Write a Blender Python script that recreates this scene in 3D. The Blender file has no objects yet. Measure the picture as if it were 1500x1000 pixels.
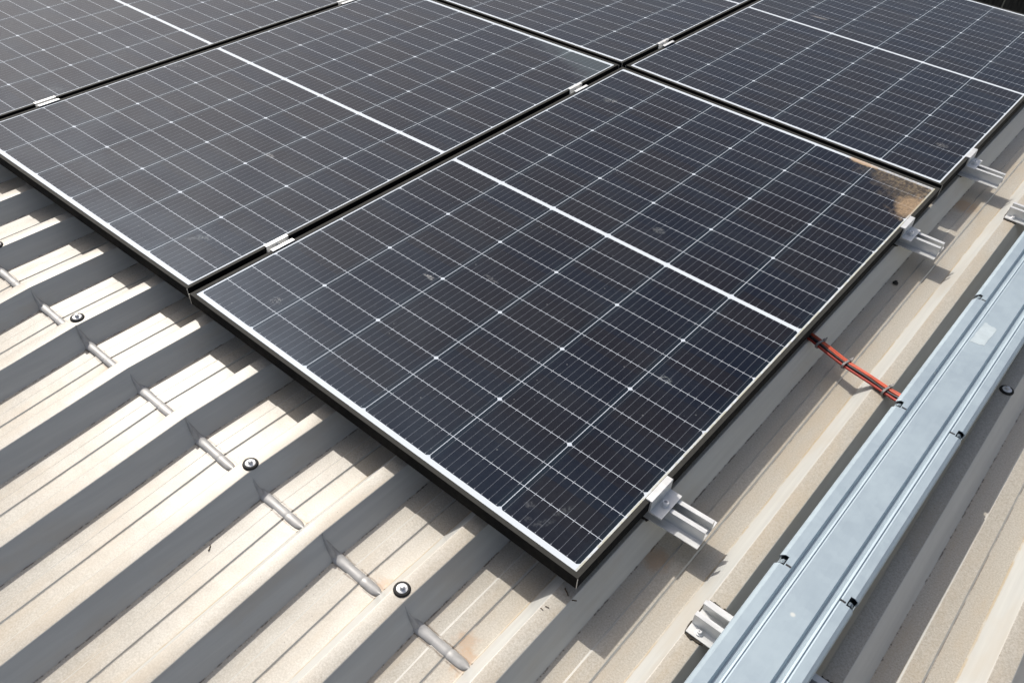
import bpy, bmesh, math, random
from mathutils import Vector, Matrix
random.seed(7)
S = 0.001                                   # the script works in millimetres
scene = bpy.context.scene

# ------------------------------------------------------------------ camera
cam_d = bpy.data.cameras.new("camera")
cam = bpy.data.objects.new("camera", cam_d)
scene.collection.objects.link(cam)
scene.camera = cam
R0 = (0.7614313312488089, 0.646509935758578, 0.04740496553906903)
R1 = (0.45865742217710653, -0.4856201021961275, -0.7441817556368346)
R2 = (-0.4581000948200866, 0.5883859441780619, -0.6662929414432541)
C0 = (1543.16888088, -751.96354536, 1293.02894627)
m = Matrix(((R0[0], -R1[0], -R2[0], C0[0]*S), (R0[1], -R1[1], -R2[1], C0[1]*S),
            (R0[2], -R1[2], -R2[2], C0[2]*S), (0, 0, 0, 1)))
cam.matrix_world = m
cam_d.sensor_width = 36
cam_d.sensor_fit = 'HORIZONTAL'
cam_d.lens = 36*1267.7726920741197/1500
cam_d.clip_start = 0.02
cam_d.clip_end = 500
cam_d.dof.use_dof = True
cam_d.dof.focus_distance = 2.15
cam_d.dof.aperture_fstop = 20.0

# ------------------------------------------------------------------ light
SUN = Vector((-0.90, 0.31, 1.0)).normalized()
elev = math.asin(SUN.z)
world = bpy.data.worlds.new("World")
scene.world = world
world.use_nodes = True
wn = world.node_tree.nodes
wl = world.node_tree.links
bg = wn["Background"]
sky = wn.new("ShaderNodeTexSky")
sky.sky_type = 'NISHITA'
sky.sun_disc = False
sky.sun_elevation = elev
sky.sun_rotation = math.atan2(SUN.x, SUN.y)
sky.air_density = 0.8
sky.dust_density = 4.0
sky.ozone_density = 1.0
hs = wn.new("ShaderNodeHueSaturation")          # thin high haze: a paler, greyer sky
hs.inputs["Saturation"].default_value = 0.72
wl.new(sky.outputs[0], hs.inputs["Color"])
wl.new(hs.outputs[0], bg.inputs[0])
bg.inputs[1].default_value = 0.135
sd = bpy.data.lights.new("sun", 'SUN')
sd.energy = 3.9
sd.angle = math.radians(0.5)
sd.color = (1.0, 0.955, 0.885)
sun = bpy.data.objects.new("sun", sd)
scene.collection.objects.link(sun)
sun.rotation_euler = SUN.to_track_quat('Z', 'Y').to_euler()
scene.view_settings.view_transform = 'Standard'
scene.view_settings.look = 'None'
scene.view_settings.exposure = -0.08
scene.view_settings.gamma = 1.0

# ------------------------------------------------------------------ node helper
class NT:
    def __init__(self, name):
        self.mat = bpy.data.materials.new(name)
        self.mat.use_nodes = True
        self.t = self.mat.node_tree
        self.n = self.t.nodes
        self.l = self.t.links
        self.p = self.n["Principled BSDF"]
    def _in(self, node, i, v):
        if v is None:
            return
        if isinstance(v, bpy.types.NodeSocket):
            self.l.new(v, node.inputs[i])
        else:
            node.inputs[i].default_value = v
    def m(self, op, a, b=None, c=None, clamp=False):
        q = self.n.new("ShaderNodeMath")
        q.operation = op
        q.use_clamp = clamp
        self._in(q, 0, a); self._in(q, 1, b); self._in(q, 2, c)
        return q.outputs[0]
    def coord(self, kind="Object"):
        q = self.n.new("ShaderNodeTexCoord")
        return q.outputs[kind]
    def pos(self):
        return self.n.new("ShaderNodeNewGeometry").outputs["Position"]
    def normal(self):
        return self.n.new("ShaderNodeNewGeometry").outputs["True Normal"]
    def sep(self, v):
        q = self.n.new("ShaderNodeSeparateXYZ")
        self.l.new(v, q.inputs[0])
        return q.outputs
    def mapping(self, v, scale=(1, 1, 1), loc=(0, 0, 0)):
        q = self.n.new("ShaderNodeMapping")
        self.l.new(v, q.inputs[0])
        q.inputs["Scale"].default_value = scale
        q.inputs["Location"].default_value = loc
        return q.outputs[0]
    def noise(self, v, scale, detail=3, rough=0.55, dist=0.0):
        q = self.n.new("ShaderNodeTexNoise")
        self.l.new(v, q.inputs["Vector"])
        q.inputs["Scale"].default_value = scale
        q.inputs["Detail"].default_value = detail
        q.inputs["Roughness"].default_value = rough
        q.inputs["Distortion"].default_value = dist
        return q.outputs[0]
    def vor(self, v, scale, feature='F1'):
        q = self.n.new("ShaderNodeTexVoronoi")
        q.feature = feature
        self.l.new(v, q.inputs["Vector"])
        q.inputs["Scale"].default_value = scale
        return q
    def ramp(self, f, lo, hi, a=0.0, b=1.0):
        q = self.n.new("ShaderNodeMapRange")
        q.interpolation_type = 'SMOOTHSTEP'
        self._in(q, 0, f); self._in(q, 1, lo); self._in(q, 2, hi); self._in(q, 3, a); self._in(q, 4, b)
        return q.outputs[0]
    def mix(self, f, a, b):
        q = self.n.new("ShaderNodeMix")
        q.data_type = 'RGBA'
        self._in(q, 0, f)
        for i, v in ((6, a), (7, b)):
            if isinstance(v, bpy.types.NodeSocket):
                self.l.new(v, q.inputs[i])
            else:
                q.inputs[i].default_value = (*v, 1)
        return q.outputs[2]
    def bump(self, h, strength, dist):
        q = self.n.new("ShaderNodeBump")
        q.inputs["Strength"].default_value = strength
        q.inputs["Distance"].default_value = dist
        self.l.new(h, q.inputs["Height"])
        self.l.new(q.outputs[0], self.p.inputs["Normal"])
    def set(self, **k):
        names = dict(color="Base Color", rough="Roughness", metal="Metallic", spec="Specular IOR Level",
                     coat="Coat Weight", coatr="Coat Roughness", ior="IOR", tint="Specular Tint")
        for a, v in k.items():
            s = self.p.inputs[names[a]]
            if isinstance(v, bpy.types.NodeSocket):
                self.l.new(v, s)
            elif isinstance(v, tuple):
                s.default_value = (*v, 1)
            else:
                s.default_value = v
        return self.mat

# ------------------------------------------------------------------ materials
def mat_roof():
    t = NT("weathered_roof_sheet")
    P = t.pos()
    x, y, z = t.sep(P)
    nx, ny, nz = t.sep(t.normal())
    flat = t.ramp(nz, 0.90, 0.985)
    # distance across one rib period, in mm from the rib's outer top edge
    u = t.m('MODULO', t.m('ADD', t.m('MULTIPLY', x, 1000.0), 216*20-1131.0), 216.0)
    big = t.noise(P, 2.2, 4, 0.6)
    med = t.noise(t.mapping(P, (1.0, 0.25, 1.0)), 14.0, 5, 0.65)
    fine = t.noise(P, 300.0, 5, 0.8)
    grit = t.noise(P, 1100.0, 2, 0.8)
    streak = t.noise(t.mapping(P, (1.0, 0.05, 1.0)), 55.0, 3, 0.6)
    clean = t.mix(t.ramp(streak, 0.35, 0.7), (0.45, 0.45, 0.425), (0.50, 0.50, 0.47))
    clean = t.mix(t.ramp(t.noise(t.mapping(P, (1.0, 0.35, 1.0)), 11.0, 4, 0.6), 0.48, 0.7, 0.0, 0.55), clean, (0.45, 0.41, 0.345))
    dirt = t.mix(t.ramp(fine, 0.36, 0.66), (0.34, 0.305, 0.245), (0.51, 0.475, 0.41))
    dirt = t.mix(t.ramp(med, 0.42, 0.72, 0.0, 0.6), dirt, (0.44, 0.36, 0.255))
    dm = t.m('MULTIPLY', flat, t.ramp(t.m('ADD', med, t.m('MULTIPLY', big, 0.7)), 0.45, 0.85, 0.62, 0.96))
    col = t.mix(dm, clean, dirt)
    # speckles of grit on the flats
    sp = t.m('MULTIPLY', flat, t.m('MULTIPLY', t.ramp(grit, 0.56, 0.70, 0.0, 0.5), t.ramp(med, 0.35, 0.6, 0.4, 1.0)))
    col = t.mix(sp, col, (0.20, 0.16, 0.11))
    vo = t.vor(P, 95.0)
    vq = t.vor(P, 210.0)
    d3 = t.m('MULTIPLY', flat, t.m('MULTIPLY', t.ramp(vq.outputs["Distance"], 0.10, 0.22, 1.0, 0.0),
             t.m('MULTIPLY', t.ramp(t.sep(vq.outputs["Color"])[1], 0.80, 0.84), t.ramp(big, 0.4, 0.6, 0.2, 0.8))))
    col = t.mix(t.m('MULTIPLY', d3, 0.55), col, (0.16, 0.12, 0.08))
    d2 = t.m('MULTIPLY', flat, t.m('MULTIPLY', t.ramp(vo.outputs["Distance"], 0.05, 0.12, 1.0, 0.0),
             t.ramp(t.sep(vo.outputs["Color"])[0], 0.90, 0.92)))
    col = t.mix(t.m('MULTIPLY', d2, 0.75), col, (0.07, 0.055, 0.04))
    # ochre grime caught along the foot of each rib on its upper side
    wob = t.noise(P, 60.0, 3, 0.7)
    ln = t.m('ABSOLUTE', t.m('SUBTRACT', u, t.m('ADD', 149.0, t.m('MULTIPLY', t.m('SUBTRACT', wob, 0.5), 3.0))))
    gr = t.m('MULTIPLY', t.ramp(ln, 0.8, 2.8, 1.0, 0.0), t.ramp(t.noise(P, 9.0, 4, 0.7), 0.40, 0.55, 0.25, 1.0))
    col = t.mix(t.m('MULTIPLY', gr, 0.6), col, (0.36, 0.25, 0.11))
    # dark grime where the shaded flank meets the pan
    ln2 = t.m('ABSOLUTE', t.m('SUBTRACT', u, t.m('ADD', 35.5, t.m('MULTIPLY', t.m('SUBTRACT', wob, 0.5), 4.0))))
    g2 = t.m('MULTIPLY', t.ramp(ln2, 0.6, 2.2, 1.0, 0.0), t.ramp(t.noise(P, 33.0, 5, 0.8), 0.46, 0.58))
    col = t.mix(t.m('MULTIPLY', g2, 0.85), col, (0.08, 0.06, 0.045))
    ln3 = t.m('ABSOLUTE', t.m('SUBTRACT', u, 107.5))  # shade on the swage's outer step, drawn into the colour as a dark line
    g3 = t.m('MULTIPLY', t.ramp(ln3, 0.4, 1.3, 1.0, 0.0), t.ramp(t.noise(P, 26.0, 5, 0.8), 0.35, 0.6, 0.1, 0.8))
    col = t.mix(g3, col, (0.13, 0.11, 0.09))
    # grime held along both sides of the pressed creases
    ay_ = t.m('ABSOLUTE', t.m('ADD', y, 0.204))
    g4 = t.m('MULTIPLY', t.ramp(t.m('ABSOLUTE', t.m('SUBTRACT', ay_, t.m('ADD', 0.0125, t.m('MULTIPLY', t.m('SUBTRACT', wob, 0.5), 0.008)))), 0.0, 0.0032, 1.0, 0.0),
             t.m('MULTIPLY', t.m('GREATER_THAN', u, 34.0), t.m('LESS_THAN', u, 152.0)))
    g4 = t.m('MULTIPLY', g4, t.ramp(t.noise(P, 40.0, 5, 0.8), 0.38, 0.52, 0.1, 0.9))
    col = t.mix(g4, col, (0.12, 0.085, 0.055))
    halo = t.m('MULTIPLY', t.m('MULTIPLY', t.ramp(ay_, 0.010, 0.050, 1.0, 0.0), flat), t.m('MULTIPLY', t.ramp(u, 90.0, 135.0), t.m('LESS_THAN', u, 152.0)))
    halo = t.m('MULTIPLY', halo, t.ramp(t.noise(P, 24.0, 5, 0.75), 0.44, 0.62, 0.0, 0.7))
    col = t.mix(halo, col, (0.36, 0.22, 0.10))
    # rust-brown blotches near the pressed creases
    for (bx, by, br) in ((1.056, -0.195, 0.035), (1.03, -0.165, 0.03), (0.845, -0.185, 0.022), (0.41, -0.185, 0.03), (0.18, -0.18, 0.028), (1.10, 0.06, 0.03), (1.185, 0.20, 0.04), (1.19, 1.93, 0.06)):
        dx = t.m('SUBTRACT', x, bx); dy = t.m('SUBTRACT', y, by)
        dd = t.m('SQRT', t.m('ADD', t.m('MULTIPLY', dx, dx), t.m('MULTIPLY', dy, dy)))
        k = t.m('MULTIPLY', t.ramp(t.m('ADD', dd, t.m('MULTIPLY', t.m('SUBTRACT', wob, 0.5), 0.04)), br*0.3, br, 1.0, 0.0), t.ramp(fine, 0.35, 0.55, 0.3, 0.9))
        col = t.mix(t.m('MULTIPLY', t.m('MULTIPLY', k, 0.6), flat), col, (0.36, 0.19, 0.07))
    t.bump(t.m('ADD', t.m('MULTIPLY', t.noise(P, 7.0, 3, 0.5), 1.6), t.m('MULTIPLY', fine, t.m('MULTIPLY', flat, 0.045))), 0.35, 0.004)
    rough = t.m('ADD', 0.36, t.m('MULTIPLY', flat, t.ramp(fine, 0.3, 0.7, 0.02, 0.10)))
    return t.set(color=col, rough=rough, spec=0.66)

def mat_plain(name, color, rough, metal=0.0, spec=0.5, var=0.06, scale=60.0, bump=0.0, stretch=(1, 1, 1), bs=0.0006):
    t = NT(name)
    P = t.mapping(t.coord(), stretch)
    n = t.noise(P, scale, 4, 0.65)
    a = tuple(max(0, c*(1-var*2)) for c in color)
    b = tuple(min(1, c*(1+var*2)) for c in color)
    c = t.mix(t.ramp(n, 0.3, 0.7), a, b)
    r = t.ramp(n, 0.25, 0.75, rough*0.85, min(1, rough*1.2))
    if bump:
        t.bump(n, bump, bs)
    return t.set(color=c, rough=r, metal=metal, spec=spec)

def mat_panel():
    t = NT("solar_cells_under_glass")
    x, y, z = t.sep(t.coord())
    X = t.m('MULTIPLY', x, 1000.0)
    Y = t.m('MULTIPLY', y, 1000.0)
    # columns
    cu = t.m('SUBTRACT', X, 16.0)
    u = t.m('MODULO', t.m('ADD', cu, 1840.0), 184.0)
    inx = t.m('MULTIPLY', t.m('GREATER_THAN', cu, 0.0), t.m('LESS_THAN', cu, 1102.0))
    cellx = t.m('MULTIPLY', inx, t.m('LESS_THAN', u, 182.55))
    # rows, mirrored about the middle of the long side
    v0 = t.m('SUBTRACT', t.m('MINIMUM', Y, t.m('SUBTRACT', 1762.0, Y)), 24.0)
    v = t.m('MODULO', t.m('ADD', v0, 710.0), 71.0)
    iny = t.m('MULTIPLY', t.m('GREATER_THAN', v0, 0.0), t.m('LESS_THAN', v0, 850.6))
    celly = t.m('MULTIPLY', iny, t.m('LESS_THAN', v, 69.85))
    # chamfered wafer corners every third row
    du = t.m('PINGPONG', t.m('ADD', cu, 1.0), 92.0)
    dv = t.m('PINGPONG', t.m('ADD', v0, 0.7), 106.5)
    cham = t.m('GREATER_THAN', t.m('ADD', du, dv), 6.6)
    cell = t.m('MULTIPLY', t.m('MULTIPLY', cellx, celly), cham)
    # busbar wires
    bu = t.m('ABSOLUTE', t.m('SUBTRACT', t.m('MODULO', u, 18.2), 9.1))
    wire = t.m('MULTIPLY', t.m('LESS_THAN', bu, 0.30), inx)
    vend = t.m('MINIMUM', v, t.m('SUBTRACT', 69.6, v))
    pad = t.m('MULTIPLY', t.m('LESS_THAN', bu, 0.9), t.m('LESS_THAN', t.m('ABSOLUTE', t.m('SUBTRACT', vend, 2.6)), 1.1))
    ribbon = t.m('MULTIPLY', t.m('LESS_THAN', bu, 0.75), t.m('MULTIPLY', iny, t.m('GREATER_THAN', v, 69.2)))
    # cell to cell tone
    P = t.pos()
    cid = t.n.new("ShaderNodeCombineXYZ")
    t.l.new(t.m('FLOOR', t.m('DIVIDE', cu, 184.0)), cid.inputs[0])
    t.l.new(t.m('FLOOR', t.m('DIVIDE', Y, 71.0)), cid.inputs[1])
    wn_ = t.n.new("ShaderNodeTexWhiteNoise")
    t.l.new(cid.outputs[0], wn_.inputs["Vector"])
    tone = t.m('ADD', t.m('MULTIPLY', wn_.outputs["Value"], 0.35), t.m('MULTIPLY', t.noise(P, 3.4, 3, 0.6), 0.65))
    ccol = t.mix(t.ramp(tone, 0.3, 0.68), (0.0045, 0.0068, 0.0145), (0.0085, 0.0075, 0.0105))
    edge = t.ramp(t.m('MINIMUM', u, t.m('SUBTRACT', 182.0, u)), 0.0, 20.0, 1.0, 0.0)
    ccol = t.mix(t.m('MULTIPLY', edge, 0.55), ccol, (0.0075, 0.0165, 0.0250))
    col = t.mix(cell, t.mix(t.m('MULTIPLY', inx, t.m('MULTIPLY', iny, 1.0)), (0.62, 0.66, 0.70), (0.55, 0.59, 0.64)), ccol)
    col = t.mix(t.m('MULTIPLY', wire, cell), col, (0.15, 0.16, 0.18))
    col = t.mix(t.m('MULTIPLY', pad, cell), col, (0.28, 0.29, 0.32))
    col = t.mix(ribbon, col, (0.55, 0.58, 0.63))
    # ---- dust and marks on the glass, in place on the array
    wx, wy, wz = t.sep(P)
    n1 = t.noise(P, 5.0, 4, 0.6)
    n2 = t.noise(P, 85.0, 4, 0.7)
    dustf = t.ramp(t.m('ADD', t.m('MULTIPLY', n1, 0.6), t.m('MULTIPLY', n2, 0.4)), 0.35, 0.7, 0.002, 0.013)
    vo = t.vor(P, 62.0)
    vc = t.sep(vo.outputs["Color"])
    sz = t.ramp(vc[1], 0.0, 1.0, 0.05, 0.13)
    dots = t.m('MULTIPLY', t.m('LESS_THAN', vo.outputs["Distance"], sz), t.m('GREATER_THAN', vc[0], 0.90))
    vo2 = t.vor(P, 9.0)
    vd = t.sep(vo2.outputs["Color"])
    ring = t.m('MULTIPLY', t.ramp(t.m('ABSOLUTE', t.m('SUBTRACT', vo2.outputs["Distance"], 0.07)), 0.0, 0.055, 1.0, 0.0),
               t.m('MULTIPLY', t.m('GREATER_THAN', vd[0], 0.62), t.ramp(n2, 0.50, 0.68)))
    dustf = t.m('ADD', dustf, t.m('MULTIPLY', dots, 0.13))
    dustf = t.m('ADD', dustf, t.m('MULTIPLY', ring, 0.025))
    def blob(cx, cy, rx, ry, ang, lo, hi, amt):
        ca, sa = math.cos(ang), math.sin(ang)
        dx = t.m('SUBTRACT', wx, cx*S); dy = t.m('SUBTRACT', wy, cy*S)
        a = t.m('DIVIDE', t.m('ADD', t.m('MULTIPLY', dx, ca), t.m('MULTIPLY', dy, sa)), rx*S)
        b = t.m('DIVIDE', t.m('SUBTRACT', t.m('MULTIPLY', dy, ca), t.m('MULTIPLY', dx, sa)), ry*S)
        dd = t.m('SQRT', t.m('ADD', t.m('MULTIPLY', a, a), t.m('MULTIPLY', b, b)))
        return t.m('MULTIPLY', t.m('MULTIPLY', t.ramp(dd, 0.4, 1.0, 1.0, 0.0), t.ramp(n3, lo, hi)), amt*0.7)
    n3 = t.noise(P, 190.0, 4, 0.75)
    for b in ((352, 433, 20, 6, 0.2, 0.40, 0.55, 0.60), (362, 428, 10, 5, 0.2, 0.40, 0.5, 0.5), (164, 122, 20, 18, 0, 0.52, 0.60, 0.6),
              (1015, 52, 30, 10, 1.0, 0.40, 0.72, 0.13), (1026, 98, 30, 8, 1.2, 0.38, 0.7, 0.14), (971, 68, 14, 12, 0.3, 0.40, 0.7, 0.15), (990, 40, 10, 8, 0.3, 0.40, 0.7, 0.12),
              (652, 996, 22, 16, 0, 0.42, 0.6, 0.28), (469, 530, 30, 9, -0.1, 0.42, 0.6, 0.22), (975, 526, 22, 14, 0, 0.48, 0.6, 0.35),
              (-391, 533, 24, 10, 0, 0.42, 0.6, 0.55), (-182, 148, 44, 9, 0.9, 0.42, 0.6, 0.20), (-172, 160, 30, 8, 0.2, 0.42, 0.6, 0.18), (271, 2794, 50, 10, 0.1, 0.35, 0.55, 0.5),
              (1039, 2050, 24, 18, 0, 0.45, 0.6, 0.4), (-1240, 330, 50, 18, 0.7, 0.44, 0.6, 0.11), (-1150+20, 700, 60, 20, 0.5, 0.45, 0.6, 0.14), (120, 1520, 30, 22, 0.4, 0.45, 0.6, 0.35)):
        dustf = t.m('ADD', dustf, blob(*b))
    # haze of dried run-off in two corners
    def corner(cx, cy, rx, ry, wobble, lo, hi):
        a = t.m('DIVIDE', t.m('ABSOLUTE', t.m('SUBTRACT', wx, cx*S)), rx*S)
        b = t.m('DIVIDE', t.m('ABSOLUTE', t.m('SUBTRACT', wy, cy*S)), ry*S)
        s = t.m('ADD', t.m('ADD', a, b), t.m('MULTIPLY', t.m('SUBTRACT', n4, 0.5), wobble))
        return t.m('MULTIPLY', t.ramp(s, lo, hi, 1.0, 0.0), t.m('LESS_THAN', wy, (cy+14)*S))
    n4 = t.noise(P, 26.0, 5, 0.65)
    hz = t.m('MULTIPLY', corner(-30, 1758, 420, 190, 0.9, 0.55, 1.15), t.m('LESS_THAN', wx, -0.01))
    dustf = t.m('ADD', dustf, t.m('MULTIPLY', hz, 0.085))
    hz2 = corner(1112, 3530, 420, 200, 0.9, 0.4, 1.2)
    dustf = t.m('ADD', dustf, t.m('MULTIPLY', hz2, 0.12))
    dcol = t.mix(t.m('ADD', hz, t.ramp(n1, 0.4, 0.7, 0, 0.5), clamp=True), (0.62, 0.60, 0.58), (0.50, 0.62, 0.62))
    col = t.mix(t.m('MINIMUM', dustf, 0.9), col, dcol)
    # caked earth in the outer corner of the nearest panel
    e1 = corner(1123, 1755, 310, 235, 1.1, 0.45, 1.08)
    mud = t.m('MULTIPLY', e1, t.ramp(t.m('ADD', t.m('MULTIPLY', n3, 0.6), t.m('MULTIPLY', n2, 0.4)), 0.36, 0.62, 0.18, 0.72))
    mcol = t.mix(t.ramp(n2, 0.4, 0.62), (0.13, 0.10, 0.065), (0.28, 0.22, 0.145))
    col = t.mix(mud, col, mcol)
    dxp = t.m('SUBTRACT', wx, 1.106); dyp = t.m('SUBTRACT', wy, 1.60)
    pr = t.m('SQRT', t.m('ADD', t.m('POWER', t.m('DIVIDE', dxp, 0.040), 2.0), t.m('POWER', t.m('DIVIDE', dyp, 0.072), 2.0)))
    pch = t.ramp(t.m('ADD', pr, t.m('MULTIPLY', t.m('SUBTRACT', n4, 0.5), 1.5)), 0.55, 1.25, 1.0, 0.0)
    col = t.mix(t.m('MULTIPLY', pch, t.ramp(n3, 0.35, 0.6, 0.45, 0.85)), col, (0.38, 0.27, 0.17))
    dxp = t.m('SUBTRACT', wx, 0.905); dyp = t.m('SUBTRACT', wy, 1.742)
    pr2 = t.m('SQRT', t.m('ADD', t.m('POWER', t.m('DIVIDE', dxp, 0.05), 2.0), t.m('POWER', t.m('DIVIDE', dyp, 0.016), 2.0)))
    pch2 = t.ramp(t.m('ADD', pr2, t.m('MULTIPLY', t.m('SUBTRACT', n4, 0.5), 1.2)), 0.6, 1.1, 1.0, 0.0)
    col = t.mix(t.m('MULTIPLY', pch2, 0.75), col, (0.52, 0.36, 0.22))
    # fine ochre dirt line along the outer and far edges of the glass
    el = t.m('MULTIPLY', t.m('GREATER_THAN', wx, 1.119), t.ramp(t.noise(P, 30.0, 4, 0.7), 0.38, 0.55, 0.1, 0.7))
    col = t.mix(el, col, (0.45, 0.42, 0.28))
    dirtk = t.m('MAXIMUM', t.m('MAXIMUM', mud, pch), t.m('MINIMUM', t.m('MULTIPLY', dustf, 3.0), 1.0))
    rough = t.m('ADD', t.ramp(n1, 0.3, 0.7, 0.22, 0.28), t.m('MULTIPLY', dirtk, 0.45))
    t.p.inputs["Coat Tint"].default_value = (0.9, 0.95, 1, 1)
    return t.set(color=col, rough=rough, spec=t.ramp(dirtk, 0.2, 0.9, 0.13, 0.08), tint=(0.40, 0.64, 1.0), coat=t.ramp(dirtk, 0.1, 0.7, 0.07, 0.0), coatr=0.04)

def mat_galv():
    t = NT("galvanised_steel")
    P = t.coord()
    vo = t.vor(P, 70.0)
    sp = t.sep(vo.outputs["Color"])[0]
    n = t.noise(P, 9.0, 4, 0.6)
    st = t.noise(t.mapping(P, (6.0, 0.4, 1.0)), 26.0, 4, 0.7)
    f = t.m('ADD', t.m('MULTIPLY', sp, 0.12), t.m('ADD', t.m('MULTIPLY', n, 0.6), t.m('MULTIPLY', st, 0.28)))
    col = t.mix(t.ramp(f, 0.3, 0.7), (0.35, 0.42, 0.47), (0.40, 0.475, 0.52))
    scr = t.noise(t.mapping(P, (3.0, 22.0, 1.0)), 22.0, 5, 0.75, 0.6)
    col = t.mix(t.ramp(scr, 0.62, 0.74, 0.0, 0.5), col, (0.25, 0.32, 0.38))
    spk = t.vor(P, 23.0)
    k = t.m('MULTIPLY', t.ramp(spk.outputs["Distance"], 0.05, 0.14, 1.0, 0.0), t.m('GREATER_THAN', t.sep(spk.outputs["Color"])[0], 0.93))
    col = t.mix(t.m('MULTIPLY', k, 0.6), col, (0.78, 0.76, 0.68))
    t.bump(t.noise(P, 8.0, 3, 0.5), 0.15, 0.002)
    return t.set(color=col, rough=t.ramp(f, 0.3, 0.7, 0.5, 0.62), metal=0.35, spec=0.35)

M = {}
M['roof'] = mat_roof()
M['cells'] = mat_panel()
M['galv'] = mat_galv()
def mat_frame():
    t = NT("black_anodised_frame")
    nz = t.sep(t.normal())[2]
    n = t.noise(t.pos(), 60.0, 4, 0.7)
    k = t.m('MULTIPLY', t.ramp(nz, 0.7, 0.95), t.ramp(n, 0.3, 0.7, 0.65, 1.0))  # upward faces paler: dust, plus the lit look of the lip in the colour
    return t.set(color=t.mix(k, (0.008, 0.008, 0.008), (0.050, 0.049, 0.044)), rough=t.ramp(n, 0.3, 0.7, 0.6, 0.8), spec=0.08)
M['frame'] = mat_frame()
M['seam'] = mat_plain("bare_mitre_edge", (0.75, 0.72, 0.66), 0.35, 0.3)
M['back'] = mat_plain("panel_backsheet", (0.35, 0.35, 0.35), 0.6)
M['alu'] = mat_plain("mill_aluminium", (0.70, 0.70, 0.685), 0.42, 0.4, 0.5, 0.03, 30.0, 0.05, (1, 4, 4))
M['alud'] = mat_plain("dusty_aluminium", (0.68, 0.67, 0.65), 0.42, 0.4, 0.5, 0.12, 70.0, 0.15, (1, 9, 9))
M['rubber'] = mat_plain("black_rubber", (0.018, 0.017, 0.016), 0.7, 0.0, 0.35, 0.25, 120.0, 0.3)
M['tape'] = mat_plain("perished_sealing_tape", (0.05, 0.042, 0.032), 0.85, 0.0, 0.3, 0.4, 180.0, 0.9)
M['steel'] = mat_plain("zinc_screw_head", (0.74, 0.74, 0.74), 0.45, 0.1, 0.5, 0.1, 200.0)
M['crimp'] = mat_plain("pressed_sheet_grey", (0.37, 0.365, 0.355), 0.42, 0.1, 0.5, 0.07, 40.0, 0.05, (0.8, 1.5, 1.5))
M['red'] = mat_plain("red_cable_sheath", (0.34, 0.035, 0.02), 0.42, 0.0, 0.5, 0.1, 30.0)
M['orange'] = mat_plain("sun_faded_red_sheath", (0.54, 0.085, 0.035), 0.45, 0.0, 0.5, 0.1, 30.0)
M['black'] = mat_plain("black_cable_sheath", (0.03, 0.028, 0.03), 0.45, 0.0, 0.5, 0.2, 40.0)
M['tie'] = mat_plain("grey_nylon", (0.22, 0.21, 0.20), 0.4, 0.0, 0.5, 0.1, 80.0)
M['label'] = mat_plain("bleached_paper", (0.46, 0.525, 0.55), 0.7, 0.0, 0.3, 0.03, 40.0)
M['dark'] = mat_plain("dark_slot", (0.02, 0.02, 0.022), 0.7)
M['land'] = mat_plain("dark_scrub", (0.035, 0.038, 0.025), 0.9, 0.0, 0.2, 0.35, 0.9)
M['twig'] = mat_plain("dry_twig", (0.09, 0.06, 0.035), 0.8, 0.0, 0.3, 0.3, 300.0)
M['fence'] = mat_plain("weathered_dark_boards", (0.05, 0.046, 0.038), 0.8, 0.0, 0.3, 0.3, 8.0, 0.2, (6, 1, 1))

# ------------------------------------------------------------------ geometry helpers (mm)
def bend(x, y):
    return 0.0262*min(x, 0) - 0.019*max(y-1762, 0) - 0.09*max(-205-y, 0)

def link(name, bm, mat, parent=None, smooth=False, loc=None, shared=None):
    me = bpy.data.meshes.new(name)
    for v in bm.verts:
        v.co *= S
    bm.normal_update()
    bm.to_mesh(me)
    bm.free()
    me.materials.append(mat)
    if smooth:
        for p in me.polygons:
            p.use_smooth = True
    ob = bpy.data.objects.new(name, me)
    scene.collection.objects.link(ob)
    if parent:
        ob.parent = parent
    if loc:
        ob.location = [c*S for c in loc]
    return ob

def empty(name, loc, label, cat, group=None, rot=(0, 0, 0)):
    o = bpy.data.objects.new(name, None)
    scene.collection.objects.link(o)
    o.empty_display_size = 0.02
    o.location = [c*S for c in loc]
    o.rotation_euler = rot
    tag(o, label, cat, group)
    return o

def tag(o, label, cat, group=None):
    o['label'] = label
    o['category'] = cat
    if group:
        o['group'] = group

def struct(o):
    o['kind'] = 'structure'
    return o

def box(bm, x0, x1, y0, y1, z0, z1, bev=0.0):
    r = bmesh.ops.create_cube(bm, size=1.0)
    vs = r['verts']
    for v in vs:
        v.co = Vector(((x0+x1)/2+v.co.x*(x1-x0), (y0+y1)/2+v.co.y*(y1-y0), (z0+z1)/2+v.co.z*(z1-z0)))
    if bev:
        es = list({e for v in vs for e in v.link_edges})
        bmesh.ops.bevel(bm, geom=es, offset=bev, segments=2, affect='EDGES', profile=0.5)

def prism(bm, pts, axis, a, b):
    """closed outline pts swept from a to b; axis 'x': pts are (y,z); 'y': pts are (x,z); 'z': (x,y)"""
    def V(p, t):
        return {'x': (t, p[0], p[1]), 'y': (p[0], t, p[1]), 'z': (p[0], p[1], t)}[axis]
    A = [bm.verts.new(V(p, a)) for p in pts]
    B = [bm.verts.new(V(p, b)) for p in pts]
    n = len(pts)
    fs = [bm.faces.new((A[i], A[(i+1) % n], B[(i+1) % n], B[i])) for i in range(n)]
    fs += [bm.faces.new(A), bm.faces.new(B)]
    bmesh.ops.recalc_face_normals(bm, faces=fs)

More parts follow.
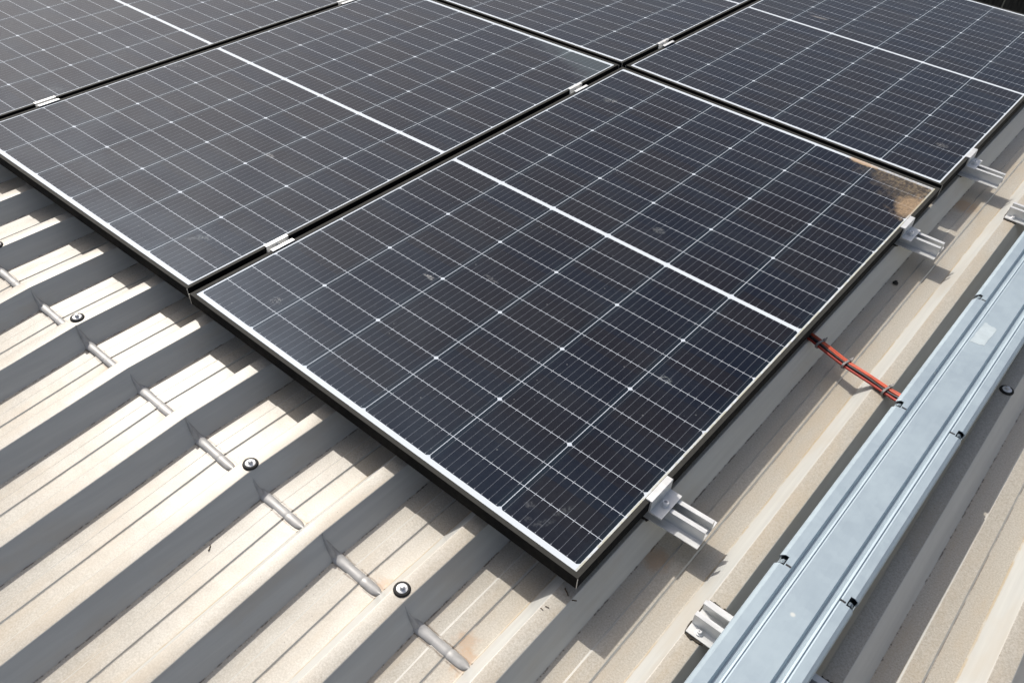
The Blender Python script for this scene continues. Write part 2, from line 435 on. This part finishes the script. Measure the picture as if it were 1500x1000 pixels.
def thick_line(pts, th):
    """offset an open polyline into a closed outline of thickness th"""
    L, Rr = [], []
    for i, p in enumerate(pts):
        p = Vector(p)
        d = Vector((0, 0))
        if i > 0: d += (p-Vector(pts[i-1])).normalized()
        if i < len(pts)-1: d += (Vector(pts[i+1])-p).normalized()
        d.normalize()
        nrm = Vector((-d.y, d.x))
        if 0 < i < len(pts)-1:
            e = (p-Vector(pts[i-1])).normalized()
            c = max(0.4, abs(d.dot(e)))
        else:
            c = 1
        L.append(p+nrm*th/2/c); Rr.append(p-nrm*th/2/c)
    return [tuple(q) for q in L+Rr[::-1]]

def lathe(bm, prof, cx, cy, cz, n=28, rx=1.0):
    rings = []
    for r, z in prof:
        if r < 1e-6:
            rings.append([bm.verts.new((cx, cy, cz+z))])
        else:
            rings.append([bm.verts.new((cx+r*math.cos(2*math.pi*i/n), cy+r*math.sin(2*math.pi*i/n), cz+z)) for i in range(n)])
    fs = []
    for a, b in zip(rings, rings[1:]):
        for i in range(n):
            j = (i+1) % n
            if len(a) == 1: fs.append(bm.faces.new((a[0], b[i], b[j])))
            elif len(b) == 1: fs.append(bm.faces.new((a[i], a[j], b[0])))
            else: fs.append(bm.faces.new((a[i], a[j], b[j], b[i])))
    bmesh.ops.recalc_face_normals(bm, faces=fs)

def tube(bm, pts, r, n=12):
    pts = [Vector(p) for p in pts]
    rings = []
    for i, p in enumerate(pts):
        d = (pts[min(i+1, len(pts)-1)]-pts[max(i-1, 0)]).normalized()
        s = d.cross(Vector((0, 0, 1))).normalized()
        u = s.cross(d)
        rings.append([bm.verts.new(p+s*r*math.cos(2*math.pi*k/n)+u*r*math.sin(2*math.pi*k/n)) for k in range(n)])
    fs = []
    for a, b in zip(rings, rings[1:]):
        for k in range(n):
            fs.append(bm.faces.new((a[k], a[(k+1) % n], b[(k+1) % n], b[k])))
    fs.append(bm.faces.new(rings[0])); fs.append(bm.faces.new(rings[-1]))
    bmesh.ops.recalc_face_normals(bm, faces=fs)

def smooth_by_angle(ob, deg=35):
    me = ob.data
    bm = bmesh.new(); bm.from_mesh(me)
    for f in bm.faces: f.smooth = True
    for e in bm.edges:
        if len(e.link_faces) == 2 and e.calc_face_angle(0) > math.radians(deg):
            e.smooth = False
    bm.to_mesh(me); bm.free()

# ------------------------------------------------------------------ setting: land and roof
T, V = -62.0, -110.0
bm = bmesh.new()
nx = 24
for i in range(nx+1):
    for j in range(nx+1):
        bm.verts.new((-60000+120000*i/nx, -60000+120000*j/nx, -5200+random.uniform(-60, 60)))
bm.verts.ensure_lookup_table()
for i in range(nx):
    for j in range(nx):
        a = i*(nx+1)+j
        bm.faces.new((bm.verts[a], bm.verts[a+nx+1], bm.verts[a+nx+2], bm.verts[a+1]))
struct(link("ground", bm, M['land']))

def arc(p0, p1, p2, r, n=4):
    """round the corner p1"""
    p0, p1, p2 = Vector(p0), Vector(p1), Vector(p2)
    a = p1+(p0-p1).normalized()*r; b = p1+(p2-p1).normalized()*r
    return [tuple(a.lerp(p1, k/n).lerp(p1.lerp(b, k/n), k/n)) for k in range(n+1)]

unit = [(34, V), (71, V), (74, V+2.2), (104, V+2.2), (106.5, V), (149, V), (183, T), (216, T), (250, V)]
rad = {(34, V): 3, (149, V): 4, (183, T): 4, (216, T): 4}
prof = []
for k in range(-19, 6):
    x0 = 1131+216*k
    for i in range(8):
        p = unit[i]
        prev = unit[i-1] if i > 0 else (0, T)
        nxt = unit[i+1]
        r = {0: 1.8, 5: 2.5, 6: 2.0, 7: 1.8}.get(i, 0.6)
        for q in arc(prev, p, nxt, r, 4 if r > 1 else 1):
            prof.append((x0+q[0], q[1]))
prof = [p for p in prof if -2700 < p[0] < 2250]
ys = [-1900, -1400, -900, -600, -400, -300, -230, -212, -206, -203, -199, -190, -100, 200, 700, 1200, 1700, 1762, 1830, 2300, 2900, 3640]
bm = bmesh.new()
def yb(x, y):
    # the crease is a short radius, not a knife edge
    s = max(-205-y, 0)
    return 0.0262*min(x, 0) - 0.019*max(y-1762, 0) - 0.09*s
rows = [[bm.verts.new((x, y, z+yb(x, y))) for x, z in prof] for y in ys]
for a, b in zip(rows, rows[1:]):
    for i in range(len(prof)-1):
        bm.faces.new((a[i], a[i+1], b[i+1], b[i]))
# the far end of the sheets turns down
drop = [bm.verts.new((v.co.x, v.co.y+2, v.co.z-70)) for v in rows[-1]]
for i in range(len(prof)-1):
    bm.faces.new((rows[-1][i], rows[-1][i+1], drop[i+1], drop[i]))
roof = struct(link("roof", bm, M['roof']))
smooth_by_angle(roof, 16)

# pressed creases across each pan
def crimp_mesh():
    bm = bmesh.new()
    st = [(24, 2, 1), (27, 7, 5), (31, 10.5, 8.5), (37, 13, 10.5), (48, 13.5, 11), (62, 13.2, 10.8), (71, 12.2, 10.2), (74, 11.9, 10.4), (82, 12.6, 10.8),
          (98, 13.4, 11), (103, 13, 10.6), (105.5, 11.4, 9.2), (107, 11.2, 9.0), (109, 12.8, 10.2), (118, 13.0, 10.3), (130, 12.8, 10.0), (139, 12.0, 9.4), (145, 10.2, 8.8), (149, 7.4, 9.0), (153, 3.6, 10.0), (156, 0.6, 11.0)]
    rings = []
    st = [(8, 1.0, 1.5, 34), (15, 3.5, 3.5, 25), (22, 6.5, 5.5, 15), (29, 10.0, 8.0, 6), (36, 12.6, 10.2, 1)]+[(q[0], 11.6+(q[1]-13)*0.6 if 50 < q[0] < 125 else q[1]*0.9, 9.6+(q[2]-10.6)*0.6 if 50 < q[0] < 125 else q[2]*0.9, 0) for q in st if q[0] > 37]
    for x, w, h, zc in st:
        w *= 0.88; h *= 0.64
        rings.append([bm.verts.new((x, w*math.cos(math.pi*k/14), zc-1.5+(h+1.5)*math.sin(math.pi*k/14)**0.85)) for k in range(15)])
    for a, b in zip(rings, rings[1:]):
        for k in range(14):
            bm.faces.new((a[k], b[k], b[k+1], a[k+1]))
    # the sharp fold climbing the shaded flank
    sl = (T-V)
    fold = []
    for q in range(11):
        f = q/10.0
        xx = 2+ (32-2)*f
        zz = sl*(1-xx/34.0)
        w = 1.0+6.0*f**1.1
        h = 2.6+9.0*f**0.8*(1-0.55*f)
        yo = -2.5+ -3.0*math.sin(f*math.pi)*0.6
        nx_, nz_ = sl/math.hypot(sl, 34), 34/math.hypot(sl, 34)
        fold.append([bm.verts.new((xx-nx_*1.0, yo-w, zz-nz_*1.0)), bm.verts.new((xx+nx_*h*0.75, yo-w*0.55, zz+nz_*h*0.75)),
                     bm.verts.new((xx+nx_*h, yo+w*0.25, zz+nz_*h)), bm.verts.new((xx-nx_*1.0, yo+w*1.3, zz-nz_*1.0))])
    for a, b in zip(fold, fold[1:]):
        for k in range(3):
            bm.faces.new((a[k], b[k], b[k+1], a[k+1]))
    bmesh.ops.recalc_face_normals(bm, faces=bm.faces[:])
    return bm
cr = None
for k in range(-9, 0):
    if cr is None:
        cr = link("pressed_crease", crimp_mesh(), M['crimp'], roof, True)
        o = cr
    else:
        o = cr.copy(); scene.collection.objects.link(o); o.parent = roof
    xk = 1131+216*k
    o.location = (xk*S, -0.204, (V+bend(xk+90, -203))*S)
    o.rotation_euler = (0, -0.0262 if xk < 0 else 0, random.uniform(-0.012, 0.012))
    o.scale = (1, random.uniform(0.9, 1.1), random.uniform(0.85, 1.08))

# ------------------------------------------------------------------ panels
PW, PL, LIP, FH = 1134.0, 1762.0, 11.0, 30.0
def frame_side(L):
    """frame rail along +x of length L, outer face at y=0, mitred top"""
    bm = bmesh.new()
    z0, z1 = -FH, 0.0
    zt = 0.0
    pts = [(0, z1-0.6), (0.6, z1), (LIP-0.5, z1), (LIP, z1-0.5), (LIP, z1-4.5), (2.0, z1-4.5), (2.0, z0+2), (28, z0+2), (28, z0), (0, z0)]
    A, B = [], []
    for (d, z) in pts:
        A.append(bm.verts.new((d, d, z))); B.append(bm.verts.new((L-d, d, z)))
    n = len(pts)
    for i in range(n):
        bm.faces.new((A[i], A[(i+1) % n], B[(i+1) % n], B[i]))
    bm.faces.new(A); bm.faces.new(B)
    bmesh.ops.recalc_face_normals(bm, faces=bm.faces[:])
    return bm

def make_panel():
    root = empty("solar_panel", (0, 0, 0), "x", "solar panel", "solar panels fixed side by side on the roof")
    bm = bmesh.new()
    box(bm, 2.2, PW-2.2, 2.2, PL-2.2, -4.2, -1.3)
    link("glass_sheet", bm, M['cells'], root)
    bm = bmesh.new()
    box(bm, 12, PW-12, 12, PL-12, -5.2, -4.3)
    link("backsheet", bm, M['back'], root)
    for k in range(4):
        L = PW if k % 2 == 0 else PL
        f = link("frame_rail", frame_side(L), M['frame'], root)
        f.location = [(0, 0, 0), (PW*S, 0, 0), (PW*S, PL*S, 0), (0, PL*S, 0)][k]
        f.rotation_euler.z = k*math.pi/2
    for cx, cy in ((PW, 0), (0, 0), (PW, PL), (0, PL)):
        bm = bmesh.new()
        box(bm, cx-0.55, cx+0.55, cy-0.55, cy+0.55, -FH+0.3, -0.8)
        link("corner_seam", bm, M['seam'], root)
    # junction boxes under the laminate
    for jx in (300, 567, 834):
        bm = bmesh.new()
        box(bm, jx-30, jx+30, PL/2-20, PL/2+20, -19, -5.3, 2)
        link("junction_box", bm, M['rubber'], root)
    return root

def copy_tree(o, parent=None):
    c = o.copy()
    scene.collection.objects.link(c)
    if parent: c.parent = parent
    for ch in [q for q in o.children]:
        copy_tree(ch, c)
    return c

ax = -math.atan(0.019)
ay = -math.atan(0.0262)
p0 = make_panel()
p0.location = (0, 0, 0)
p0['label'] = "nearest solar panel, whole in view, with caked tan dirt in its outer far corner"
specs = [
    ((-1154, 8, -30.8), (0, ay, 0), "solar panel directly left of the nearest one, its front edge jutting over the sunlit ribs"),
    ((-2308, 14, -61.2), (0, ay, 0), "solar panel cut off by the left and top edges of the photo"),
    ((-3.6, 1790, -4.2), (ax, 0, 0), "solar panel at the top right, behind the dirty cornered one"),
    ((-1158, 1797, -35.0), (ax, ay, 0), "solar panel at top centre with only a thin wedge of its front in view"),
]
panels = [p0]
for loc, rot, lab in specs:
    c = copy_tree(p0)
    c.location = [q*S for q in loc]
    c.rotation_euler = rot
    c['label'] = lab
    panels.append(c)

# ------------------------------------------------------------------ mini rails
def rail_pts(h=29.0):
    """cross-section (y,z) of the short mounting rail, base at z=0"""
    o = [(-40, 0), (40, 0), (40, 2.6), (19.5, 2.6), (19.5, h-0.4), (19.1, h), (9.5, h), (9.1, h-0.4), (9.1, h-3), (15.5, h-3), (15.5, 3.2),
         (-15.5, 3.2), (-15.5, h-3), (-9.1, h-3), (-9.1, h-0.4), (-9.5, h), (-19.1, h), (-19.5, h-0.4), (-19.5, 2.6), (-40, 2.6)]
    return o

def make_rail(L, loc, label, rot=0.0, pad=True, screws=()):
    root = empty("mounting_rail", loc, label, "mounting rail", "short aluminium mounting rails screwed across the ribs", (0, 0, rot))
    bm = bmesh.new()
    prism(bm, rail_pts(), 'x', 0, L)
    link("rail_profile", bm, M['alu'], root)
    for (a, b) in (pad or ()):
        bm = bmesh.new()
        n = 12
        vs = []
        for i in range(n):
            f = i/(n-1)
            vs.append((a+(b-a)*f, -44+random.uniform(-2.5, 2.5)))
        for i in range(8):
            vs.append((b+random.uniform(-1.5, 3), -44+88*(i+0.5)/8))
        for i in range(n):
            f = i/(n-1)
            vs.append((b-(b-a)*f, 44+random.uniform(-2.5, 2.5)))
        for i in range(8):
            vs.append((a-random.uniform(-1, 4.5), 44-88*(i+0.5)/8))
        prism(bm, vs, 'z', -3.0, -0.2)
        link("rubber_pad", bm, M['tape'], root)
    for (sx, sy) in screws:
        bm = bmesh.new()
        lathe(bm, [(7.2, 0), (7.2, 1.2), (6.5, 2.0), (4.6, 2.2), (4.4, 5.2), (3.4, 6.0), (1.6, 6.0), (1.5, 4.4), (0, 4.4)], sx, sy, 2.7, 20)
        link("fixing_screw", bm, M['steel'], root, False)
    return root

# under the outer end clamps (x from rib to past the edge)
make_rail(392, (850, 262, -60.2), "mounting rail end beside the nearest panel, closest to the photo's bottom", 0.035, [(40, 72), (248, 284)])
make_rail(386, (850, 1526, -60.2), "mounting rail end sticking out below the dirt caked panel corner", 0.0, [(30, 66), (248, 284)])
make_rail(392, (850, 2052, -66.0), "mounting rail end sticking out from the top right panel", 0.0, [(30, 66), (248, 284)])
for (x, y, lab) in ((-215, 268, "mounting rail in the dark gap below the clamp nearest the middle of the photo"),
                    (-215, 1515, "mounting rail in the dark gap by the crossing of four panels, nearer side"),
                    (-215, 2055, "mounting rail in the dark gap just beyond the crossing of four panels"),
                    (-1360, 268, "mounting rail in the dark gap at the photo's left edge"),
                    (-1360, 1508, "mounting rail in the dark gap at the top of the photo")):
    make_rail(400, (x, y, -60.2+bend(x+200, y)), lab, 0, [(150, 180)]).rotation_euler.y = (ay if x < -1000 else ay*0.55)
# under the cable tray
make_rail(330, (1316, 117, -59.0), "mounting rail with screwed flange under the tray's near end, on black sealing tape", 0.0, [(0, 36), (216, 252)], [(20, -28), (232, 28)])
make_rail(330, (1313, 1890, -61.2), "mounting rail under the far end of the tray at the right edge of the photo", 0.0, [(0, 36), (216, 252)], [(20, -28), (232, 28)])

# ------------------------------------------------------------------ clamps
def make_end_clamp():
    root = empty("end_clamp", (0, 0, 0), "x", "panel clamp", "aluminium end clamps on the outer panel edge")
    bm = bmesh.new()
    out = [(-9, 0.4), (-9, 3.4), (4.6, 3.4), (5.2, 2.8), (5.2, -25.6), (31, -25.6), (31, -29.0), (1.2, -29.0), (1.2, 0.4)]
    prism(bm, out, 'y', -37, 37)
    b = link("clamp_body", bm, M['alu'], root)
    bm = bmesh.new()
    lathe(bm, [(8.5, 0), (8.5, 1.6), (6.6, 1.7), (6.6, 8.6), (6.0, 9.4), (3.6, 9.4), (3.4, 4.0), (0, 4.0)], 17.5, -3, -25.5, 24)
    s = link("allen_bolt", bm, M['steel'], root)
    smooth_by_angle(s, 30)
    return root
ec = make_end_clamp()
ec.location = (1.134, 0.261, 0)
ec['label'] = "end clamp with allen bolt nearest the camera, at the nearest panel's outer edge"
for loc, ry, lab in (((1134, 1510, 0), 0, "end clamp just in front of the caked dirt corner"), ((1129.5, 2062, -9.4), 0, "end clamp on the outer edge of the top right panel")):
    c = copy_tree(ec)
    c.location = [q*S for q in loc]
    c['label'] = lab

def make_mid_clamp():
    root = empty("mid_clamp", (0, 0, 0), "x", "panel clamp", "aluminium mid clamps bridging two panels")
    bm = bmesh.new()
    out = [(-19, 0.4), (-19, 3.2), (-8.2, 3.2), (-8.2, -13), (8.2, -13), (8.2, 3.2), (19, 3.2), (19, 0.4), (10.2, 0.4), (10.2, -16), (-10.2, -16), (-10.2, 0.4)]
    out = [(x*0.94, z) for x, z in out]
    prism(bm, out, 'y', -34, 34)
    link("clamp_body", bm, M['alu'], root)
    bm = bmesh.new()
    lathe(bm, [(6.4, 0), (6.4, 7), (5.8, 7.8), (3.4, 7.8), (3.2, 3.0), (0, 3.0)], 0, 0, -12.9, 20)
    smooth_by_angle(link("allen_bolt", bm, M['steel'], root), 30)
    return root
mc = make_mid_clamp()
for i, (x, y, z, lab) in enumerate(((-10, 269, -0.3, "mid clamp between the nearest panel and its left neighbour, nearer one by the sunlit roof"),
                      (-10, 1515, -0.3, "mid clamp close in front of the crossing where four panels meet"),
                      (-13, 2064, -6.4, "mid clamp just beyond the crossing where four panels meet"),
                      (-1164, 270, -30.6, "mid clamp near the photo's left edge"),
                      (-1164, 1510, -30.6, "mid clamp cut by the photo's top edge"))):
    c = mc if i == 0 else copy_tree(mc)
    c.location = (x*S, y*S, z*S)
    c['label'] = lab
    if x < -1000: c.rotation_euler.y = ay

# ------------------------------------------------------------------ roofing screws
def make_screw():
    root = empty("roofing_screw", (0, 0, 0), "x", "roofing screw", "hex head roofing screws with black washers")
    bm = bmesh.new()
    lathe(bm, [(15.5, -1.5), (16, 0.2), (15.3, 2.2), (13.0, 3.3), (10.4, 3.0), (0, 3.0)], 0, 0, 0, 36)
    link("rubber_washer", bm, M['rubber'], root, True)
    bm = bmesh.new()
    lathe(bm, [(10.2, 2.6), (10.2, 3.6), (9.0, 4.1), (6.6, 4.3), (0, 4.4)], 0, 0, 0, 36)
    lathe(bm, [(5.6, 4.2), (5.6, 5.6), (4.6, 5.8), (4.6, 5.9)], 0, 0, 0, 24)
    lathe(bm, [(4.4, 5.6), (4.4, 10.0), (3.6, 10.8), (0, 11.0)], 0, 0, 0, 6)
    b = link("hex_head", bm, M['steel'], root)
    smooth_by_angle(b, 28)
    return root
sc = make_screw()
scr = [(895, -190, "roofing screw on the sunlit rib nearest the photo's bottom edge"),
       (469, -193, "roofing screw on a sunlit rib, middle one of those left of the nearest panel"),
       (-188, -190, "roofing screw on the rib below the left panel's front corner, washer ringed by glare"),
       (-612, -176, "roofing screw cut by the left edge of the photo"),
       (1549, 1098, "roofing screw in the shade to the right of the tray")]
for i, (x, y, lab) in enumerate(scr):
    c = sc if i == 0 else copy_tree(sc)
    c.location = (x*S, y*S, (T+bend(x, y)+0.6)*S)
    c.rotation_euler = (random.uniform(-.04, .04), random.uniform(-.05, .05), random.uniform(0, 1))
    c['label'] = lab
# small dark screw seen at the valley between outer edge and tray
bm = bmesh.new()
lathe(bm, [(7.5, 0), (7.5, 2), (5, 3.5), (4, 7), (0, 7.5)], 0, 0, 0, 16)
o = link("rivet", bm, M['rubber'], None, True, (1186, 1384, V+2.2))
tag(o, "small black rivet head in the shaded pan beside the far mounting rail", "rivet")

# ------------------------------------------------------------------ cable tray with lid
tray = empty("cable_tray", (1447, 0, -30), "long straight galvanised steel cable tray with grooved lid and small bent lugs", "cable tray", None, (0, 0, -math.radians(0.45)))
Y0, Y1 = -420, 2700
notches = [265, 786, 1285, 1800, 2310, -255]
def lid_outline(lip=True):
    w = 73.0
    z = 48.0
    pts = []
    if lip: pts += [(-w, z-15), (-w-0.5, z-9), (-w+1.5, z-6), (-w+8, z)]
    else: pts += [(-w+15, z)]
    pts += [(-w+27, z), (-w+30.5, z-7.5), (-w+37, z-7.5), (-w+41, z-0.4), (-w+43.5, z+0.8), (-w+45.5, z-0.8), (-w+48, z-0.2)]
    pts += [(w-46, z-0.2), (w-42.5, z-7.5), (w-36, z-7.5), (w-32, z-0.2), (w-29, z+1.2), (w-26.5, z-0.8), (w-24, z)]
    if lip: pts += [(w-8, z), (w-2, z-3.5), (w, z-9), (w, z-15)]
    else: pts += [(w-15, z)]
    return thick_line(pts, 1.2)
bm = bmesh.new()
ycur = Y0
for nn in sorted(notches):
    prism(bm, lid_outline(True), 'y', ycur, nn-11)
    prism(bm, lid_outline(False), 'y', nn-11, nn+11)
    ycur = nn+11
prism(bm, lid_outline(True), 'y', ycur, Y1)
lid = link("lid", bm, M['galv'], tray)
lid.data.polygons.foreach_set('use_smooth', [False]*len(lid.data.polygons))
bm = bmesh.new()
prism(bm, thick_line([(-70.5, 36), (-70.5, 0.7), (70.5, 0.7), (70.5, 36)], 1.2), 'y', Y0+5, Y1-5)
link("trough", bm, M['galv'], tray)
for nn in notches:
    for s in (-1, 1):
        bm = bmesh.new()
        # lug bent out of the lip, standing a little proud
        pts = [(s*60, 48.6), (s*64, 48.4), (s*67.5, 45.5), (s*69.5, 40), (s*69.0, 34)]
        A = []
        for (px, pz) in pts:
            A.append([bm.verts.new((px, nn-8+random.uniform(-1, 1), pz)), bm.verts.new((px, nn-1+random.uniform(-1, 1), pz+1.5))])
        for a, b in zip(A, A[1:]):
            bm.faces.new((a[0], b[0], b[1], a[1]))
        bmesh.ops.solidify(bm, geom=bm.faces[:], thickness=1.0)
        link("bent_lug", bm, M['galv'], tray)
        bm = bmesh.new()
        box(bm, s*51-5, s*51+5, nn-9, nn-5, 48.3, 48.95, 0)
        link("slot", bm, M['dark'], tray)  # flat dark strip on the lid, standing in for a shaded opening
bm = bmesh.new()
vs = []
c = [(1416-1447, 1098), (1421-1447, 1193), (1450-1447, 1187), (1448-1447, 1106)]
for i in range(4):
    a = Vector(c[i]); b = Vector(c[(i+1) % 4])
    for k in range(7):
        p = a.lerp(b, k/7.0)
        vs.append((p.x+7+random.uniform(-1.2, 1.2), p.y+random.uniform(-2.5, 2.5)))
prism(bm, vs[::-1], 'z', 48.45, 48.75)
link("faded_label", bm, M['label'], tray)

# ------------------------------------------------------------------ solar cables from under the panel into the tray
bundle = empty("cable_bundle", (1240, 925, -52), "bundle of red and black solar cables tied with grey ties, running from panel to tray", "cable bundle")
path = [Vector(p) for p in ((1010, 990, -76), (1070, 970, -66), (1126, 952, -60), (1180, 936, -60.5), (1235, 920, -61), (1295, 903, -56), (1352, 887, -52), (1385, 878, -44), (1420, 870, -14))]
def spl(P, n=5):
    out = []
    for i in range(len(P)-1):
        a, b, c, d = P[max(i-1, 0)], P[i], P[i+1], P[min(i+2, len(P)-1)]
        for k in range(n):
            t = k/n
            out.append(0.5*((2*b)+(c-a)*t+(2*a-5*b+4*c-d)*t*t+(3*b-a-3*c+d)*t**3))
    return out+[P[-1]]
sp_ = spl(path)
offs = [(9.5, 4.2, 'orange', 'red_cable'), (3.2, 5.2, 'orange', 'red_cable'), (-3.2, 4.6, 'black', 'black_cable'), (-9.3, 1.0, 'red', 'red_cable'),
        (6.4, -1.8, 'red', 'red_cable'), (0.0, -1.6, 'black', 'black_cable'), (-5.2, -1.8, 'black', 'black_cable')]
for (a, h, mt, nm) in offs:
    pts = []
    for i, p in enumerate(sp_):
        d = (sp_[min(i+1, len(sp_)-1)]-sp_[max(i-1, 0)]).normalized()
        s = Vector((-d.y, d.x, 0)).normalized()
        wv = 1.3*math.sin(i*0.33+a*1.7)*math.sin(i*0.11+h)
        pts.append(p+s*(a+wv)+Vector((0, 0, h+0.5*math.cos(i*0.6+h)))-Vector((1240, 925, -52)))
    bm = bmesh.new()
    tube(bm, pts, 3.1, 12)
    link(nm, bm, M[mt], bundle, True)
def tie_at(x):
    i = min(range(len(sp_)), key=lambda k: abs(sp_[k].x-x))
    p = sp_[i]
    d = (sp_[i+1]-sp_[i-1]).normalized()
    s = Vector((-d.y, d.x, 0)).normalized()
    u = s.cross(d)*-1
    bm = bmesh.new()
    n = 20
    rr = []
    base = p-Vector((1240, 925, -52))+Vector((0, 0, 1.6))
    for k in range(n):
        t = 2*math.pi*k/n
        q = s*(14.2*math.copysign(abs(math.cos(t))**0.7, math.cos(t)))+Vector((0, 0, 1))*(7.9*math.copysign(abs(math.sin(t))**0.7, math.sin(t)))
        rr.append([bm.verts.new(base+q+d*w) for w in (-2.6, 2.6)]+[bm.verts.new(base+q*1.1+d*w) for w in (2.6, -2.6)])
    for k in range(n):
        a, b = rr[k], rr[(k+1) % n]
        for j in range(4):
            bm.faces.new((a[j], b[j], b[(j+1) % 4], a[(j+1) % 4]))
    # the ratchet head and cut tail
    h0 = base+s*13+Vector((0, 0, 7))
    r = bmesh.ops.create_cube(bm, size=1.0)
    for v in r['verts']:
        c = v.co.copy()
        v.co = h0+d*c.x*7+s*c.y*6+Vector((0, 0, 1))*c.z*5
    r = bmesh.ops.create_cube(bm, size=1.0)
    for v in r['verts']:
        c = v.co.copy()
        v.co = h0+s*(3+c.y*9)+d*(c.x*3.2)+Vector((0, 0, 2+c.y*5+c.z*1.4))
    bmesh.ops.recalc_face_normals(bm, faces=bm.faces[:])
    link("cable_tie", bm, M['tie'], bundle)
for x in (1156, 1234, 1338):
    tie_at(x)

# ------------------------------------------------------------------ small litter
def twig(x, y, z, L, ang, label, r=0.9):
    bm = bmesh.new()
    pts = []
    for i in range(6):
        f = i/5.0
        pts.append((x+math.cos(ang)*L*f+random.uniform(-.8, .8), y+math.sin(ang)*L*f+random.uniform(-.8, .8), z+r+0.6*math.sin(f*3)))
    tube(bm, pts, r, 6)
    o = link("twig", bm, M['twig'], None, True)
    tag(o, label, "twig", "bits of twig lying on the roof")
twig(536, -352, V+bend(500, -352)+0.5, 14, 2.2, "tiny dark twig alone in a sunlit pan at lower left", 1.0)
twig(1108, 6, T+0.3, 16, -0.55, "dark twig on the rib top left of the nearest panel corner", 1.2)
twig(1134-2, -6, T+0.3, 9, 0.6, "short dark twig right of the nearest panel corner on the rib edge", 1.3)
twig(1104, -46, T+0.3, 8, 0.2, "small twig on the lit rib top under the nearest panel corner", 0.7)
twig(1100, -54, T+0.3, 7, -0.1, "crooked brown twig on the lit rib, farther from the nearest panel corner than the other", 0.6)

# ------------------------------------------------------------------ beyond the roof
fence = empty("board_fence", (1500, 6200, -5200), "dark weathered board fence beyond the far roof edge", "fence")
for k in range(26):
    bm = bmesh.new()
    box(bm, -3900+k*300+6, -3900+k*300+294, -12, 12, 0, 5000+random.uniform(-40, 40), 3)
    link("board", bm, M['fence'], fence)
bm = bmesh.new()
box(bm, -3950, 3950, 13, 60, 900, 1000, 3)
box(bm, -3950, 3950, 13, 60, 3900, 4000, 3)
link("cross_rail", bm, M['fence'], fence)
